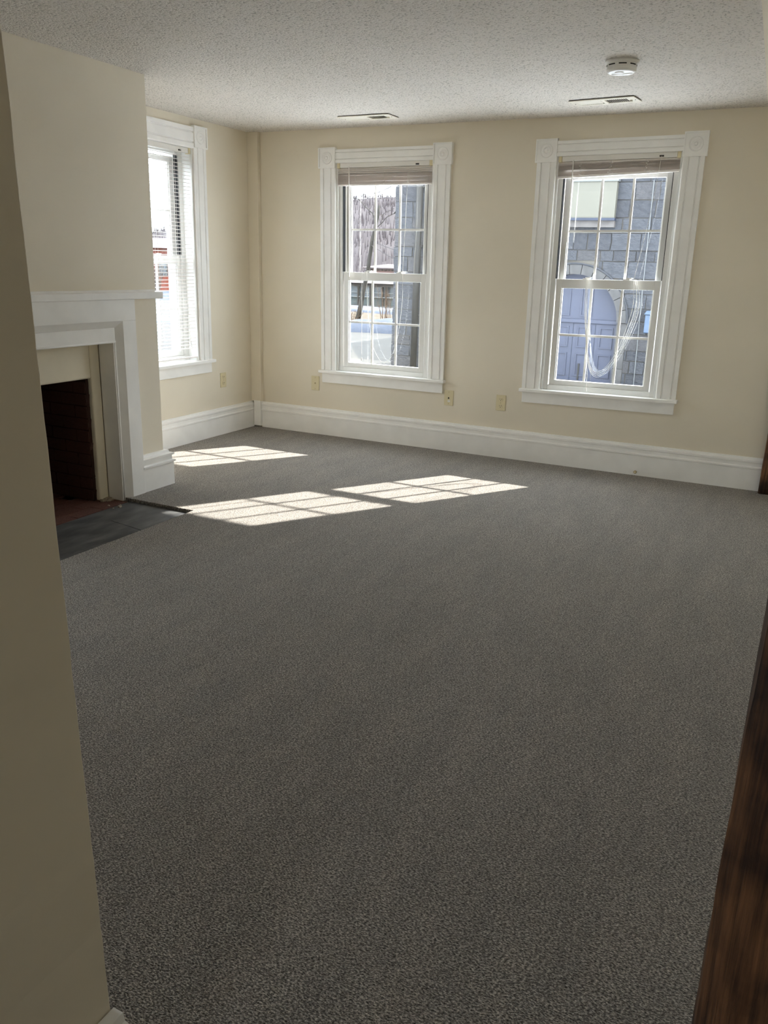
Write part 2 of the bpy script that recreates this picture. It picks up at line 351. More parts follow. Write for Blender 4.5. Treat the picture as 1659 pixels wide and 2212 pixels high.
# ------------------------------------------------------------------ windows
CASE = [(0, 0), (0, .022), (.027, .022), (.030, .012), (.036, .012), (.039, .022), (.094, .022), (.097, .012), (.103, .012), (.106, .022), (.132, .022), (.138, .018), (.138, 0)]
def window(name, label, uc, fn0, lean=0, zsh=0, dz=0, deep=0, head=(2.187, 2.287), full=True):
    def fn(u, v, w):   # local: u from the centre, v into the room, w height
        w2 = w+dz+zsh*u
        return fn0(uc+u+lean*(w2-1.3-dz), v, w2)
    base = Vector(fn(0, 0, .46))
    W = empty(name, base, label, 'window', kind='structure')
    T, V = MT['trim'], MT['vinyl']
    def part(nm, mb, m_, parent=W, bev=0, smooth=False): return obj(nm, mb.xf(fn), m_, parent, bevel=bev, smooth=smooth)
    if full:
        for s in (-1, 1):
            mb = MB().prism([(s*(.560-a), b) for a, b in CASE], lambda a, b, h: (a, b, h), .563, 2.152)
            part('side_casing', mb, T)
        hh = head[1]-head[0]; k = hh/.138
        mb = MB().prism([(head[1]-a*k, b) for a, b in CASE], lambda a, b, h: (h, b, a), -.425, .425)
        part('head_casing', mb, T)
        for s in (-1, 1):
            c = s*.496; zc = 2.227; q = .076
            mb = MB().box(c-q, c+q, 0, .024, zc-q, zc+q)
            for (a0, a1, b0, b1) in ((-q, q, q-.009, q), (-q, q, -q, -q+.009), (-q, -q+.009, -q+.009, q-.009), (q-.009, q, -q+.009, q-.009)):
                mb.box(c+a0, c+a1, .024, .033, zc+b0, zc+b1)
            blk = part('corner_block', mb, T)
            prof = [(.046, .020), (.046, .0275), (.043, .030), (.040, .027), (.036, .0255), (.031, .0265), (.026, .031), (.022, .0315), (.018, .0275), (.014, .0265), (.011, .029), (.008, .033), (.004, .034), (.0005, .0335)]
            mb = MB().lathe(prof, lambda a, b, h: (c+a, h, zc+b), 32)
            part('rosette', mb, T, blk, smooth=True)
        part('stool', MB().box(-.575, .575, -.02-deep, .052, .538, .563), T, bev=.005)
        part('apron', MB().box(-.555, .555, 0, .020, .456, .538), T, bev=.003)
    else:
        part('stool', MB().box(-.5, .5, -.02-deep, .03, .538, .563), T)
    # jamb liner
    jd = -.155-deep
    mb = MB()
    for s in (-1, 1):
        a, b = sorted((s*.372, s*OH)); mb.box(a, b, jd, -.012-deep, .563, 2.19)
        if deep: a, b = sorted((s*.412, s*OH)); mb.box(a, b, -.0118-deep, -.0125, .563, 2.19)
        a, b = sorted((s*.405, s*OH)); mb.box(a, b, -.012, .004, .563, 2.19)
    mb.box(-.372, .372, jd, -.012-deep, 2.10, 2.20); mb.box(-.405, .405, -.0115-deep, 0, 2.191, 2.20)
    mb.box(-.372, .372, jd, -.012-deep, .545, .600)
    part('jamb_frame', mb, V, bev=.003)
    for s in (-1, 1):
        a, b = sorted((s*.3675, s*.3722)); part('weatherstrip', MB().box(a, b, -.054-deep, -.014-deep, 1.368, 2.098), MT['black'])
    g = .325
    mun_u = (-.108, .108)
    for kind, v0, v1, za, zb, zc_, zd in (('lower', -.055, -.022, .600, .637, 1.302, 1.366), ('upper', -.093, -.062, 1.315, 1.352, 2.040, 2.082)):
        v0 -= deep; v1 -= deep; o_ = .366
        mb = MB()
        mb.box(-o_, -g, v0, v1, za, zd); mb.box(g, o_, v0, v1, za, zd); mb.box(-g, g, v0, v1, za, zb); mb.box(-g, g, v0, v1, zc_, zd)
        for s in (-1, 1):   # inner glazing bead
            a, b = sorted((s*g, s*(g-.008))); mb.box(a, b, v0+.008, v1-.008, zb, zc_)
        sash = part('sash', mb, V, bev=.002)
        vm = (v0+v1)/2; zm = (zb+zc_)/2
        for u in mun_u: part('muntin', MB().box(u-.008, u+.008, vm-.006, vm+.006, zb, zc_), V, sash)
        part('muntin', MB().box(-g, g, vm-.0055, vm+.0055, zm-.008, zm+.008), V, sash)
        us = [-g]+[x for u in mun_u for x in (u-.008, u+.008)]+[g]; zs = [zb, zm-.008, zm+.008, zc_]
        for i in (0, 2, 4):
            for j in (0, 2):
                part('pane', MB().box(us[i], us[i+1], vm-.0015, vm+.0015, zs[j], zs[j+1]), MT['glass'], sash)
        if kind == 'lower':
            for u in (-.155, .13):
                mb = MB().box(u-.022, u+.022, v0+.004, v1-.004, zd, zd+.008); mb.box(u-.006, u+.034, v0+.008, v1-.01, zd+.008, zd+.016)
                part('sash_lock', mb, V, sash)
    return W, fn

w2, f2 = window('window_2', 'white sash window with stone and hillside view, raised straight blind', 1.263, back, lean=-.0145, zsh=.004)
w3, f3 = window('window_3', 'white sash window looking onto arched blue door, raised tilted blind', 3.035, back, lean=-.008, zsh=.012, dz=.004)
w1, f1 = window('window_1', 'white sash window beside the chimney breast with blind let down', -1.168, left, dz=.085, deep=.085, head=(2.143, 2.290))
w4, f4 = window('added_window_4', 'added unseen sash window on the near side of the chimney breast', -4.62, left, dz=.08, full=False)  # unseen window, added to bring more sky light into the room

w5, f5 = window('added_window_5', 'added unseen sash window at the end of the passage behind the viewer', -3.96, far, full=False)  # unseen window, added to brighten the passage wall from behind

# ------------------------------------------------------------------ blinds
def slat_mb(hw, tilt=0.0, wd=.0125, n=4):
    mb = MB(); vs = []; fs = []
    for s in (-1, 1):
        for i in range(n+1):
            t = -1+2*i/n; v = wd*t; z = .0030*(1-t*t)+tilt*v; vs.append((s*hw, v, z))
    for i in range(n): fs.append((i, i+1, n+1+i+1, n+1+i))
    mb.add(vs, fs)
    vs2 = [(x, y, z-.0006) for x, y, z in vs]; mb.add(vs2, fs)
    return mb
def blind(label, fn, deepv, hr, slats, hw, bottom, ladders, wand, cords, tassels, W):
    base = Vector(fn(0, deepv, hr[0]))
    B = empty('venetian_blind', base, label, 'blind', 'venetian blinds in the windows')
    def part(nm, mb, m_, parent=B, bev=0, smooth=False): return obj(nm, mb.xf(fn), m_, parent, bevel=bev, smooth=smooth)
    part('head_rail', MB().box(-.385, .385, deepv-.018, deepv+.014, hr[0], hr[1]), MT['rail'], bev=.003)
    for s in (-1, 1):
        a, b = sorted((s*.386, s*.409)); part('end_bracket', MB().box(a, b, deepv-.018, deepv+.017, hr[0]-.004, hr[1]+.003), MT['ivory'], bev=.002)
    part('cord_lock', MB().box(.272, .300, deepv+.0141, deepv+.0165, hr[0]+.006, hr[0]+.016), MT['slot'])
    for z, tl, sk in slats:
        mb = slat_mb(hw, tl); mb.v = [(x, y+deepv, w+z+sk*x) for x, y, w in mb.v]
        part('slat', mb, MT['slat'], smooth=True)
    z0, z1, sk = bottom
    mb = MB().box(-hw, hw, deepv-.0125, deepv+.0125, z0, z1); mb.v = [(x, y, w+sk*x) for x, y, w in mb.v]
    part('bottom_rail', mb, MT['slat'], bev=.002)
    for pts in ladders: part('ladder_cord', MB().tube(pts, .0011, 4), MT['cord'])
    part('tilt_wand', MB().tube(wand, .0042, 6), MT['clear'])
    for pts in cords: part('pull_cord', MB().tube(pts, .0013, 5), MT['cord'], smooth=True)
    for x, v, z in tassels: part('tassel', MB().lathe([(.0015, .014), (.003, .010), (.0055, -.010), (.0055, -.014)], lambda a, b, h: (x+a, v+b, z+h), 8), MT['cord'], smooth=True)
    return B
def smooth_pts(pts, n=6):
    P = [Vector(p) for p in pts]; out = []
    for i in range(len(P)-1):
        p0, p1, p2, p3 = P[max(i-1, 0)], P[i], P[i+1], P[min(i+2, len(P)-1)]
        for k in range(n):
            t = k/n; out.append(.5*((2*p1)+(p2-p0)*t+(2*p0-5*p1+4*p2-p3)*t*t+(3*p1-p0-3*p2+p3)*t**3))
    out.append(P[-1]); return out
def squiggle(x, z0, z1, v, amp, skew=0):
    pts = []; n = 16
    for i in range(n+1):
        t = i/n; pts.append((x+amp*math.sin(t*19)+skew*t, v+.004*math.sin(t*27+1), z0+(z1-z0)*t))
    return pts

c2 = 1.263; c3 = 3.035
rnd = random.Random(3)
sl2 = [(2.146, -.5, -.003), (2.132, -.55, -.004), (2.118, -.5, -.003)]+[(2.0335+.0036*i, -.14+.06*rnd.uniform(-1, 1), .0012*rnd.uniform(-1, 1)) for i in range(21)]
lad2 = [[(x, .014, 2.151), (x, .0145, 2.11)] + squiggle(x, 2.105, 2.03, .017, .006, sk) for x, sk in ((-.235, 0), (.0, .012), (.222, -.002))]
cords2 = [smooth_pts([(1.475-c2, .017, 2.155), (1.468-c2, .03, 1.75), (1.452-c2, .028, 1.376), (1.45-c2, .02, 1.17), (1.42-c2, .018, .91), (1.365-c2, .018, .72), (1.28-c2, .018, .665), (1.20-c2, .018, .77), (1.165-c2, .018, .93), (1.14-c2, .02, 1.10), (1.128-c2, .014, 1.373)]),
          smooth_pts([(1.085-c2, .012, 1.373), (1.086-c2, .022, 1.30), (1.087-c2, .018, 1.0), (1.088-c2, .018, .69)])]
B2 = blind('white blind drawn fully up, its slat stack hanging level', f2, -.004, (2.153, 2.187), sl2, .408, (2.020, 2.032, 0), lad2, [(-.296, .024, 2.160), (-.297, .020, 1.9), (-.296, .016, 1.33)], cords2, [(1.088-c2, .018, .680)], w2)
sl3 = [(2.148, -.5, .0), (2.142, -.4, .004)]+[(2.070+.0037*i, -.16+.08*rnd.uniform(-1, 1), .026-.0011*i) for i in range(19)]
lad3 = [[(x, .014, 2.150)] + squiggle(x, 2.140, 2.07+x*.03, .017, .008, sk) + [(x+sk+a, .018+.003*math.sin(a*200), 2.066+x*.03+.006*math.sin(a*260)) for a in (.01, .02, .03, .04, .05, .06)] for x, sk in ((-.25, 0), (-.035, -.02), (.20, -.01))]
cords3 = []
for i in range(4):
    d = .006*i; e = .018*(i % 2)
    cords3.append(smooth_pts([(3.225-c3+d, .018, 1.372), (3.235-c3+d*1.5+e, .02, 1.18), (3.175-c3+d+e, .018, .93), (3.10-c3, .018, .775-.014*i), (3.02-c3, .018, .718-.011*i), (2.965-c3-d*.3, .018, .80-.01*i), (2.930-c3-d*.5, .018, 1.0), (2.915-c3-d, .020, 1.2), (2.905-c3-d*.6, .012, 1.374)]))
cords3.append(smooth_pts([(3.322-c3, .017, 2.163), (3.29-c3, .03, 1.8), (3.225-c3, .026, 1.374)]))
cords3.append(smooth_pts([(2.94-c3, .018, .82), (2.958-c3, .019, .72), (2.964-c3, .030, .60)]))
B3 = blind('white blind drawn fully up, its slat stack sagging to one side', f3, -.004, (2.153, 2.187), sl3, .408, (2.054, 2.068, .027), lad3, [(-.30, .024, 2.160), (-.301, .022, 2.0), (-.302, .016, 1.62)], cords3, [(2.964-c3, .030, .59)], w3)
n1 = 56
sl1 = [(2.135-.0262*i, -.10, .0) for i in range(n1)]
lad1 = [[(x, v, 2.15), (x, v, .60)] for x in (-.26, .0, .255) for v in (-.0335, -.0065)]
cords1 = [smooth_pts([(.285, -.001, 2.148), (.286, .004, 1.8), (.288, .004, 1.37), (.30, .004, 1.0), (.315, .004, .72)])]
B1 = blind('white blind fully let down with its slats open, beside chimney breast', f1, -.020, (2.105, 2.140), [(z-.03, t, s) for z, t, s in sl1], .402, (.585, .598, 0), lad1, [(-.27, .016, 2.12), (-.27, .012, 1.4)], cords1, [(.315, .004, .71), (.322, .004, .690)], w1)

# ------------------------------------------------------------------ fireplace
M = empty('mantelpiece', (.74, -2.88, 0), 'white painted wooden mantelpiece with plain shelf around the fireplace', 'mantelpiece')
T = MT['trim']
SF = .750   # front face of surround
yo0, yo1 = -3.51, -2.258  # outer edges
yi0, yi1 = -3.40, -2.366  # inner edges
obj('shelf', MB().box(CX-.0, .772, -3.73, -2.030, 1.192, 1.232), T, M, bevel=.004)
obj('shelf_cove', MB().prism([(CX, 1.232), (CX, 1.243), (CX+.006, 1.243), (CX+.014, 1.232)], lambda a, b, h: (a, h, b), -3.73, -2.035), T, M)
obj('frieze_board', MB().box(CX, SF, yo0, yo1, 1.070, 1.192), T, M, bevel=.002)
for a, b in ((yi1, yo1), (yo0, yi0)):
    obj('side_board', MB().box(CX, SF, a, b, -.014, 1.070), T, M, bevel=.002)
# splayed inner edges
d, e = .030, .038
obj('splay', MB().add([(SF, yi0, 1.07), (SF, yi1, 1.07), (SF-d, yi1-e, 1.07-e), (SF-d, yi0+e, 1.07-e), (CX, yi0, 1.07), (CX, yi1, 1.07), (CX, yi1-e, 1.07-e), (CX, yi0+e, 1.07-e)],
    [(0, 1, 2, 3), (4, 7, 6, 5), (0, 4, 5, 1), (3, 2, 6, 7), (1, 5, 6, 2), (0, 3, 7, 4)]), T, M)
for y0, s in ((yi1, -1), (yi0, 1)):
    obj('splay', MB().add([(SF, y0, -.019), (SF, y0, 1.07), (SF-d, y0+s*e, 1.07-e), (SF-d, y0+s*e, -.018), (CX, y0, -.018), (CX, y0, 1.07), (CX, y0+s*e, 1.07-e), (CX, y0+s*e, -.018)],
        [(0, 1, 2, 3), (4, 7, 6, 5), (0, 4, 5, 1), (3, 2, 6, 7), (1, 5, 6, 2), (0, 3, 7, 4)]), T, M)
ly0, ly1 = yi0+e, yi1-e
obj('lintel', MB().box(CX-.005, SF-d, ly0, ly1, .955, 1.07-e), T, M, bevel=.003)
obj('lintel_bead', MB().tube([(SF-d-.004, ly0, .951), (SF-d-.004, ly1, .951)], .007, 10), T, M, smooth=True)
for y0, s in ((ly1, -1), (ly0, 1)):
    obj('edge_bead', MB().tube([(SF-d-.006, y0+s*.004, -.018), (SF-d-.006, y0+s*.004, .95)], .008, 10), T, M, smooth=True)
    a, b = sorted((y0+s*.008, y0+s*.016)); obj('jamb_lining', MB().box(.600, SF-d-.004, a, b, -.018, .951), T, M)
    a, b = sorted((y0, y0+s*.008)); obj('jamb_lining', MB().box(.700, SF-d-.010, a, b, -.018, .951), T, M)

F = empty('firebox', (.45, -2.88, -.02), 'dark brown painted brick firebox inside the white mantel', 'fireplace')
m = MB()
m.box(.14, .600, BY1, OY1+.0, -.02, .95); m.box(.14, .600, OY0, BY0, -.02, .95); m.box(.14, .600, BY0, BY1, .735, .95)
obj('plaster_face', m, MT['plaster'], F, bevel=.010)
m = MB().box(.15, .575, BY1-.025, BY1-.004, -.02, .735); m.box(.15, .575, BY0+.004, BY0+.025, -.02, .735); m.box(.15, .17, BY0, BY1, -.02, .735)
m.box(.17, .755, OY0+.04, OY1-.004, -.035, -.030)
obj('mortar_bed', m, MT['mortar'], F)
def rough_box(seed, amp=.03):
    rr = random.Random(seed); mb = MB(); N = 2
    idx = {}; vs = []; fs = []
    def vid(i, j, k):
        key = (i, j, k)
        if key not in idx:
            idx[key] = len(vs); vs.append(tuple((c/N-.5)+rr.uniform(-amp, amp) for c in key))
        return idx[key]
    for a in range(3):
        for side in (0, N):
            for i in range(N):
                for j in range(N):
                    q = []
                    for di, dj in ((0, 0), (1, 0), (1, 1), (0, 1)):
                        c = [0, 0, 0]; c[a] = side; c[(a+1) % 3] = i+di; c[(a+2) % 3] = j+dj; q.append(vid(*c))
                    fs.append(tuple(q))
    return mb.add(vs, fs)
brick_me = [mesh_of('brick', rough_box(i, .03), MT['brick']) for i in range(4)]
floor_me = [mesh_of('floor_brick', rough_box(20+i, .025), MT['brickfloor']) for i in range(3)]
rb = random.Random(11)
ch, bl = .0735, .205
for r in range(10):
    z = -.02+ch*(r+.5); off = (r % 2)*.5
    for yy in (BY1-.014, BY0+.014):
        x = .575; first = True
        while x > .17:
            ln = bl*(.5 if (first and r % 2) else 1); first = False
            a = max(.16, x-ln); 
            if x-a > .03: piece('brick', rb.choice(brick_me), ((x+a)/2, yy, z), F, (x-a-.009, .03, ch-.009))
            x = a
    y = BY1-.03; first = True
    while y > BY0+.03:
        ln = bl*(.5 if (first and r % 2) else 1); first = False
        a = max(BY0+.03, y-ln)
        if y-a > .03: piece('brick', rb.choice(brick_me), (.172, (y+a)/2, z), F, (.03, y-a-.009, ch-.009))
        y = a
x = .752; r = 0
while x > .2:
    y = OY1-.006-(.06 if r % 2 else 0) if x > .60 else BY1-.03-(.06 if r % 2 else 0)
    lo = OY0+.03 if x > .60 else BY0+.03
    while y > lo:
        a = max(lo, y-.20)
        if y-a > .03: piece('floor_brick', rb.choice(floor_me), (x-.052, (y+a)/2, -.026), F, (.098, y-a-.007, .016))
        y = a
    x -= .105; r += 1
m = MB()
for i in range(26):
    q = rough_box(100+i, .12); s = rb.uniform(.004, .013)
    cx, cyy = rb.choice([(rb.uniform(.585, .66), rb.uniform(OY1-.07, OY1-.012)), (rb.uniform(.72, .80), rb.uniform(-2.60, -2.41))])
    if i % 3 == 0: s *= 1.6; cx, cyy = rb.uniform(.596, .625), rb.uniform(OY1-.075, OY1-.015)
    q.v = [(cx+vx*s*1.6, cyy+vy*s*1.6, -.016+vz*s) for vx, vy, vz in q.v]; m.add(q.v, q.f)
o = obj('mortar_crumbs', m, MT['rubble'], F); o['kind'] = 'stuff'

# slate hearth with its crack
poly = [(.758, -3.60), (1.265, -3.60), (1.265, -2.8155), (1.218, -2.8105), (1.10, -2.788), (1.00, -2.772), (.955, -2.765), (.934, -2.758), (.957, -2.7605), (1.003, -2.768), (1.102, -2.783), (1.218, -2.8045), (1.265, -2.8095), (1.265, -2.385), (.758, -2.385)]
m = MB().prism(poly, lambda a, b, h: (a, b, h), -.0295, -.0195)
tag(obj('hearth_slab', m, MT['slate']), 'cracked dark grey slate hearth slab set into the carpet before the fireplace', 'hearth')

# ------------------------------------------------------------------ posts
def post(name, x0, x1, y0, y1, z0, z1, cham, label, seed, nz=60, amp=.006):
    prof = [(x0+cham, y0), (x1, y0), (x1, y1), (x0, y1), (x0, y0+cham*.8)]
    # refine the outline so the hewn surface can undulate
    P = []
    for i in range(len(prof)):
        a, b = Vector(prof[i]), Vector(prof[(i+1) % len(prof)]); k = max(2, int((b-a).length/.02))
        P += [a.lerp(b, t/k) for t in range(k)]
    cx, cyc = (x0+x1)/2, (y0+y1)/2; mb = MB(); vs = []; fs = []; n = len(P)
    for j in range(nz+1):
        z = z0+(z1-z0)*j/nz
        for p in P:
            dx = noise.noise((p.x*9+seed, p.y*9, z*3.1))*amp+noise.noise((p.x*40+seed, p.y*40, z*11))*amp*.35
            dv = Vector((p.x-cx, p.y-cyc)).normalized()*dx; vs.append((p.x+dv.x, p.y+dv.y, z))
    for j in range(nz):
        for i in range(n): fs.append((j*n+i, j*n+(i+1) % n, (j+1)*n+(i+1) % n, (j+1)*n+i))
    fs += [tuple(range(n)), tuple(range(nz*n, (nz+1)*n))]
    mb.add(vs, fs); o = obj(name, mb, MT['wood'], smooth=True, base=True); tag(o, label, 'post', 'old timber posts'); return o
post('timber_post', 4.322, 4.445, -5.262, -5.10, 0, 2.435, .040, 'rough dark hewn timber post close beside the viewer', 1.3, nz=110)
post('timber_post', 4.222, 4.445, -.092, -.008, 0, 2.435, .012, 'worn brown timber post at the far end of the baseboard', 5.1, nz=60, amp=.004)

# ------------------------------------------------------------------ wall plates, vents, detector, doorstop
def plate(name, label, cat, fn, kind):
    P = empty(name, fn(0, 0, 0), label, cat)
    def part(nm, mb, m_, parent=P, bev=0, smooth=False): return obj(nm, mb.xf(fn), m_, parent, bevel=bev, smooth=smooth)
    part('cover_plate', MB().box(-.039, .039, .0, .006, -.061, .061), MT['ivory'], bev=.003)
    if kind == 'duplex':
        for zc in (.0255, -.0255):
            face = part('receptacle', MB().lathe([(.0175, .005), (.0175, .0075), (.016, .0085), (.0005, .0085)], lambda a, b, h: (a, h, zc+max(-.0145, min(.0145, b))), 24), MT['ivory'])
            for u in (-.0065, .0065): part('slot', MB().box(u-.0012, u+.0012, .0084, .009, zc-.001, zc+.008), MT['slot'], face)
            part('slot', MB().lathe([(.0026, .0084), (.0026, .009)], lambda a, b, h: (a, h, zc-.0075+b), 10), MT['slot'], face)
        part('screw', MB().lathe([(.003, .005), (.003, .0068), (.0005, .007)], lambda a, b, h: (a, h, b), 10), MT['brass'])
    elif kind == 'phone':
        part('jack', MB().box(-.006, .006, .0058, .0066, -.007, .003), MT['slot'])
        part('jack', MB().box(-.003, .003, .0058, .0066, .003, .007), MT['slot'])
        part('sticker', MB().box(-.008, .014, .0059, .0063, -.032, -.018), MT['plastic'])
        for z in (.046, -.046): part('screw', MB().lathe([(.003, .005), (.003, .0068), (.0005, .007)], lambda a, b, h: (a, h, z+b), 10), MT['brass'])
    else:
        part('cable_jack', MB().lathe([(.0055, .005), (.0055, .010), (.0045, .013), (.0005, .013)], lambda a, b, h: (a, h, b), 12), MT['brass'])
        for z in (.046, -.046): part('screw', MB().lathe([(.003, .005), (.003, .0068), (.0005, .007)], lambda a, b, h: (a, h, z+b), 10), MT['brass'])
plate('wall_outlet', 'ivory duplex power outlet low on wall between the two bare windows', 'outlet', lambda u, v, w: (2.318+u, -v, .428+w), 'duplex')
plate('wall_outlet', 'ivory duplex power outlet below the blind-covered window', 'outlet', lambda u, v, w: (v, -.446+u, .457+w), 'duplex')
plate('telephone_plate', 'ivory phone jack cover with a small sticker under a window corner', 'wall plate', lambda u, v, w: (1.883+u, -v, .426+w), 'phone')
plate('cable_plate', 'ivory cable jack cover near the room corner', 'wall plate', lambda u, v, w: (.643+u, -v, .437+w), 'cable')

def vent(label, cx, cyc, rz, left_light):
    V = empty('ceiling_vent', (cx, cyc, H), label, 'air vent', 'ceiling air vents')
    c, s = math.cos(rz), math.sin(rz)
    fn = lambda x, y, z: (cx+c*x-s*y, cyc+s*x+c*y, H-z)
    def part(nm, mb, m_, parent=V, bev=0): return obj(nm, mb.xf(fn), m_, parent, bevel=bev)
    hx, hy = .205, .088
    m = MB(); m.box(-hx, hx, -hy, -.052, .004, .010); m.box(-hx, hx, .052, hy, .004, .010); m.box(-hx, -.165, -.052, .052, .004, .010)
    m.box(.150, hx, -.052, .052, .004, .010); m.box(-.014, .010, -.052, .052, .004, .010)
    part('frame', m, MT['metalcream'], bev=.002)
    part('dark_duct_plate', MB().box(-hx+.003, hx-.003, -hy+.003, hy-.003, .0, .0035), MT['slot'])  # dark plate standing in for the unlit duct behind the louvers
    for x0, sg in ((-.165, 1), (.010, -1)):
        for i in range(11):
            x = x0+.0068+i*.0128
            b = .0045
            m = MB().add([(x-b*1.2, -.052, .0037+(.0048 if sg > 0 else 0)), (x+b*1.2, -.052, .0085-(.0048 if sg > 0 else 0)), (x+b*1.2, .052, .0085-(.0048 if sg > 0 else 0)), (x-b*1.2, .052, .0037+(.0048 if sg > 0 else 0)),
                          (x-b*1.2, -.052, .0045+(.0048 if sg > 0 else 0)), (x+b*1.2, -.052, .0093-(.0048 if sg > 0 else 0)), (x+b*1.2, .052, .0093-(.0048 if sg > 0 else 0)), (x-b*1.2, .052, .0045+(.0048 if sg > 0 else 0))],
                         [(0, 1, 2, 3), (4, 7, 6, 5), (0, 4, 5, 1), (1, 5, 6, 2), (2, 6, 7, 3), (3, 7, 4, 0)])
            part('louver', m, MT['metalcream'])
    part('damper_lever', MB().box(.158, .172, -.008, .006, .010, .020), MT['metalcream'], bev=.001)
    for x in (-.188, .190): part('screw', MB().lathe([(.004, .010), (.003, .0115), (.0005, .012)], lambda a, b, h: (x+a, b, h), 8), MT['slot'])
vent('cream louvred ceiling vent above the window with the level blind stack', 1.315, -.405, R(-1), True)
vent('cream louvred ceiling vent above the window facing the arched door', 3.015, -.495, R(-6), True)

D = empty('smoke_detector', (3.305, -1.46, H), 'round white smoke detector on the popcorn ceiling', 'smoke detector')
fn = lambda a, b, h: (3.305+a, -1.46+b, H-h)
obj('mounting_base', MB().lathe([(.084, 0), (.084, .008), (.080, .014), (.070, .016)], fn, 40), MT['plastic'], D, smooth=True)
obj('housing', MB().lathe([(.070, .012), (.073, .018), (.074, .030), (.073, .044), (.069, .051), (.062, .054), (.0005, .054)], fn, 40), MT['plastic'], D, bevel=0)
for k in range(8):
    a0 = 2*math.pi*k/8; 
    vs = []; N = 6
    for i in range(N+1):
        t = a0+(i/N)*.52
        for r_, h_ in ((.0735, .0205), (.0748, .0205), (.0748, .0255), (.0735, .0255)): vs.append(fn(r_*math.cos(t), r_*math.sin(t), h_))
    fs = [(0, 1, 2, 3), (4*N, 4*N+1, 4*N+2, 4*N+3)]+[(4*i+j, 4*i+(j+1) % 4, 4*i+4+(j+1) % 4, 4*i+4+j) for i in range(N) for j in range(4)]
    obj('vent_slot', MB().add(vs, fs), MT['slot'], D)
obj('test_button', MB().lathe([(.022, .053), (.022, .056), (.020, .0575), (.0005, .0575)], lambda a, b, h: fn(a-.005, b-.016, h), 24), MT['plastic'], D, smooth=False)
obj('cover_rib', MB().box(3.305-.05, 3.305+.055, -1.46+.014, -1.46+.020, H-.0565, H-.053), MT['plastic'], D)
obj('cover_rib', MB().box(3.305-.022, 3.305+.006, -1.46+.020, -1.46+.042, H-.0565, H-.053), MT['plastic'], D)

fn = lambda a, b, h: (3.39+a, -.024-h, .030+b)
DS = empty('door_stop', (3.39, -.03, .03), 'small brass door stop screwed to the baseboard', 'door stop')
obj('screw_shank', MB().lathe([(.004, 0), (.004, .020)], fn, 8), MT['brass'], DS)
obj('stop_head', MB().lathe([(.010, .018), (.012, .022), (.012, .030), (.009, .034), (.0005, .034)], fn, 12), MT['brass'], DS, smooth=True)
obj('rubber_tip', MB().lathe([(.007, .033), (.007, .038), (.0005, .039)], fn, 10), MT['ivory'], DS)

# ------------------------------------------------------------------ outdoors
GZ = -1.2
m = MB().box(-140, 60, .6, 330, GZ-.3, GZ); m.box(-140, -.8, -40, .6, GZ-.3, GZ); m.box(-.8, 60, -40, -10.5, GZ-.3, GZ)
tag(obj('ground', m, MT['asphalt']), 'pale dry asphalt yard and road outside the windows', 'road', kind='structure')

m = MB().box(-9, 14, .45, 11.5, GZ, GZ+.12)  # added out of view to bounce sun and sky up through the windows
tag(obj('bounce_snow_sheet', m, MT['bouncesnow']), 'unseen snow sheet added below the windows to bounce light indoors', 'snow', kind='structure')
SB = empty('stone_building', (-.6, 14.2, GZ), 'grey ashlar stone building with arched blue-grey carriage door across the yard', 'building')
AX, AZ, AR0, AR1 = -.64, .28, 1.075, 1.315
WX0, WX1, WZ1 = -5.43, 6.0, 6.4
# backing with the arched opening left out
m = MB(); Y0, Y1 = 14.05, 15.6
m.box(WX0+.02, AX-AR0-.05, Y0, Y1, GZ, WZ1); m.box(AX+AR0+.05, WX1, Y0, Y1, GZ, WZ1); m.box(AX-AR0-.05, AX+AR0+.05, Y0, Y1, AZ+AR1-.08, WZ1)
pl = [(AX-AR0-.05, AZ)]+[(AX+(AR0+.05)*math.cos(t), AZ+(AR0+.05)*math.sin(t)) for t in [math.pi*(1-i/20) for i in range(21)]]+[(AX+AR0+.05, AZ+AR1-.08), (AX-AR0-.05, AZ+AR1-.08)]
m.prism(pl[1:], lambda a, b, h: (a, h, b), Y0, Y0+.2)
obj('wall_core', m, MT['pointing'], SB)
obj('rear_shade_block', MB().box(-5.0, 5.0, 22.5, 32, GZ, 4.6), MT['stone2'], SB)  # unseen block placed to cast the shade band on the far yard
rs = random.Random(5)
variants = [mesh_of('stone_block', rough_box(50+i, .022), MT['stone']) for i in range(6)]
mats = [MT['stone'], MT['stone'], MT['stone2'], MT['stone3']]
spots = []
z = GZ; 
while z < WZ1:
    hgt = rs.choice((.24, .29, .33, .38)); x = WX0
    z1_ = min(z+hgt, WZ1)
    while x < WX1:
        ln = rs.uniform(.26, .72); x1_ = min(x+ln, WX1)
        if WX1-x1_ < .15: x1_ = WX1
        spots.append((x, x1_, z, z1_)); x = x1_
    z = z1_
def arch_clip(x0, x1, z0, z1):
    # trim a stone against the arch; returns list of boxes
    zc = (z0+z1)/2
    if zc < AZ: half = AR1
    elif zc < AZ+AR1: half = math.sqrt(max(0, (AR1-.02)**2-(zc-AZ)**2))
    else: return [(x0, x1)]
    a, b = AX-half, AX+half; out = []
    if x0 < a: out.append((x0, min(x1, a)))
    if x1 > b: out.append((max(x0, b), x1))
    return [(p, q) for p, q in out if q-p > .05]
nst = 0; rest = MB()
